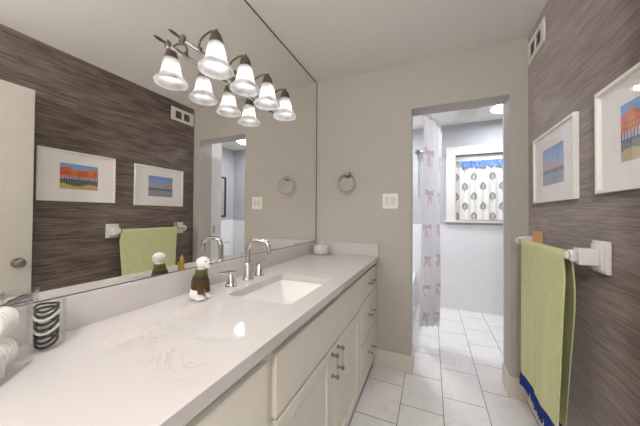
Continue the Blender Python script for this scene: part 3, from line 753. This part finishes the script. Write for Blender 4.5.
o = cloth_grid('blue_band', lambda u, v: (1.335+(CW1-1.335)*u, YB2+.010+.007*math.sin(u*90), 1.856+.082*v), 160, 16, M['windowcloth'], t, bluecol)
tag(o, 'ruffled blue band across the top')
b = nb(); tube(b, [(WX0+.001, YB2+.012, 1.946), (WX1-.001, YB2+.012, 1.946)], .006); obj('curtain_rod', b, M['trim'], t, True)
t = thing('roller_blind', 'white rolled-up blind above the printed window curtain', 'blind', (0, 0, 0))
obj('headrail', box(nb(), WX0+.001, WX1-.001, YB2+.030, YB2+.058, 1.975, 2.012, .003), M['lampwhite'], t)
b = nb(); tube(b, [(WX0+.001, YB2+.038, 1.962), (WX1-.001, YB2+.038, 1.962)], .011, 14); obj('roll', b, M['lampwhite'], t, True)

# curved rod, curtain
def rodx(y): return .86+.20*max(0, math.sin(PI*(y-YF2)/(YB2-YF2)))**.75
RZ = 2.118
t = thing('shower_rod', 'curved white shower rod across the tub alcove', 'shower rod', (0, 0, 0))
b = nb(); ys = [YF2+.0005+(YB2-YF2-.001)*i/40 for i in range(41)]
tube(b, [(rodx(y), y, RZ) for y in ys], .012, 12); obj('rod', b, M['trim'], t, True)
for y, s_ in ((YF2+.0005, -1), (YB2-.0005, 1)):
    b = lathe(nb(), [(.032, 0), (.032, .006), (.016, .018)], 24, Matrix.Translation((.86, y, RZ)) @ Matrix.Rotation(s_*PI/2, 4, 'X'))
    obj('flange', b, M['chrome'], t, True)
def sc_pt(u, v):
    yt = 2.37+.66*u; top = Vector((rodx(yt), yt, RZ-.018)); bot = Vector((.866+.164*u, 2.60+.10*u, .185))
    k = (1-v)**.8; p = top.lerp(bot, k); d = (Vector((.12, .56, 0))*(1-k)+Vector((.16, .1, 0))*k).normalized(); nrm = Vector((d.y, -d.x, 0))
    amp = .016+.012*math.sin(v*5+1); p += nrm*amp*math.sin(u*21+v*.8)+d*.006*math.sin(u*42); return tuple(p)
def bow(x, z):
    # a tied ribbon: loops, knot and two hanging tails
    for s_ in (-1, 1):
        dx = s_*x
        if 0 < dx < .9 and abs(z-.1) < .12+.28*dx and abs(z-.1) > -.1: return .9 if abs(z-.1) > .05+.1*dx else .6
        if 0 < dx < .45 and -1.3 < z < 0 and abs(dx+.22*z) < .13: return .6
    return 1 if x*x+(z-.1)**2 < .04 else 0
def scol(u, v):
    z = v*1.93; row = int((z+.065)/.32); zz = ((z+.065)/.32) % 1
    xx = ((u*1.55+.12*(row % 2)+.05) % 1)
    a = .8*bow((xx-.5)*3.2, (zz-.62)*4.2)
    base = srgb(240, 239, 242)
    return mixc(base, srgb(206, 166, 176), a)
t = thing('shower_curtain', 'sheer white shower curtain with pink bows bunched at the doorway side', 'shower curtain', (0, 0, 0))
cloth_grid('curtain_cloth', sc_pt, 150, 260, M['showercloth'], t, scol, .001)
n = 18
for i in range(8):
    y = 2.39+.62*i/7
    b = tube(nb(), [(rodx(y)+.020*math.cos(2*PI*k/n), y, RZ-.006+.022*math.sin(2*PI*k/n)) for k in range(n)], .0018, 6, True)
    obj('curtain_ring', b, M['chrome'], t, True)

# tub in the alcove
t = thing('bathtub', 'white bathtub behind the shower curtain', 'bathtub', (0, 0, 0))
b = nb(); x0, x1, y0, y1 = .003, .775, YF2+.003, YB2-.011
A = [ring(b, x0, x1, y0, y1, .004, .0005), ring(b, x0, x1, y0, y1, .004, .43), ring(b, x0+.01, x1-.01, y0+.01, y1-.01, .01, .44), ring(b, x0+.07, x1-.07, y0+.08, y1-.08, .10, .44), ring(b, x0+.085, x1-.085, y0+.1, y1-.1, .10, .42), ring(b, x0+.14, x1-.14, y0+.2, y1-.2, .1, .09)]
for p, q in zip(A, A[1:]): bridge(b, p, q)
b.faces.new(A[0]); b.faces.new(A[-1]); obj('tub_shell', b, M['tubwhite'], t, True)
t = thing('shower_slide_bar', 'chrome shower head on a slim wall bar above the tub', 'shower head', (.800, YB2, 1.80))
b = nb(); tube(b, [(0, -.03, -.32), (0, -.03, .34)], .007, 12)
for z in (-.30, .32): tube(b, [(0, -.0005, z), (0, -.03, z)], .010, 12)
obj('slide_bar', b, M['chrome'], t, True)
b = nb(); tube(b, [(0, -.045, .20), (.0, -.07, .30)], .010, 12); lathe(b, [(.012, 0), (.030, .012), (.036, .018), (.034, .026), (.005, .027)], 24, Matrix.Translation((0, -.07, .30)) @ Matrix.Rotation(2.0, 4, 'X'))
obj('hand_shower', b, M['nickel'], t, True)

# toilet against the inner right wall, seen in the mirror
t = thing('toilet', 'white toilet in the inner bathroom, seen in the mirror', 'toilet', (XB-.008, 3.30, 0), PI/2)
# local: -? tank against the wall at local y=0, bowl towards +y
b = nb(); box(b, -.22, .22, .006, .19, .37, .745, .02, 3); obj('tank', b, M['ceramic'], t, True)
obj('tank_lid', box(nb(), -.232, .232, .004, .20, .746, .778, .008, 3), M['ceramic'], t, True)
b = nb(); tube(b, [(-.17, .190, .69), (-.17, .205, .69), (-.11, .212, .682)], [.009, .007, .005], 10); tag(obj('flush_lever', b, M['chrome'], t, True), 'chrome flush lever')
def oval(bm, rx, ry, cy, z, n=32): return [bm.verts.new((rx*math.cos(2*PI*i/n), cy+ry*math.sin(2*PI*i/n), z)) for i in range(n)]
b = nb(); O = [oval(b, .11, .20, .30, .0005), oval(b, .10, .18, .30, .10), oval(b, .11, .17, .33, .22), oval(b, .17, .22, .40, .34), oval(b, .185, .245, .43, .385), oval(b, .18, .24, .43, .392), oval(b, .13, .18, .44, .385), oval(b, .09, .12, .42, .25)]
for p, q in zip(O, O[1:]): bridge(b, p, q)
b.faces.new(O[0]); b.faces.new(O[-1]); box(b, -.12, .12, .02, .20, .10, .368, .02); obj('bowl', b, M['ceramic'], t, True)
b = nb(); O = [oval(b, .19, .245, .435, .394), oval(b, .192, .247, .435, .405), oval(b, .185, .24, .435, .418), oval(b, .10, .14, .435, .424)]
for p, q in zip(O, O[1:]): bridge(b, p, q)
b.faces.new(O[0]); b.faces.new(O[-1]); obj('seat_lid', b, M['plastic'], t, True)

# dark framed mirror over the toilet
t = thing('framed_mirror', 'dark framed mirror on the inner bathroom wall, seen in the vanity mirror', 'mirror', (XB, 3.36, 1.18))
b = nb(); w = .03; hw, hh = .25, .72
box(b, -.02, -.0005, -hw, -hw+w, 0, hh, .002); box(b, -.02, -.0005, hw-w, hw, 0, hh, .002); box(b, -.02, -.0005, -hw+w, hw-w, 0, w, .002); box(b, -.02, -.0005, -hw+w, hw-w, hh-w, hh, .002)
obj('frame', b, M['blackframe'], t)
obj('mirror_glass', box(nb(), -.009, -.002, -hw+w, hw-w, w, hh-w), M['mirror'], t)
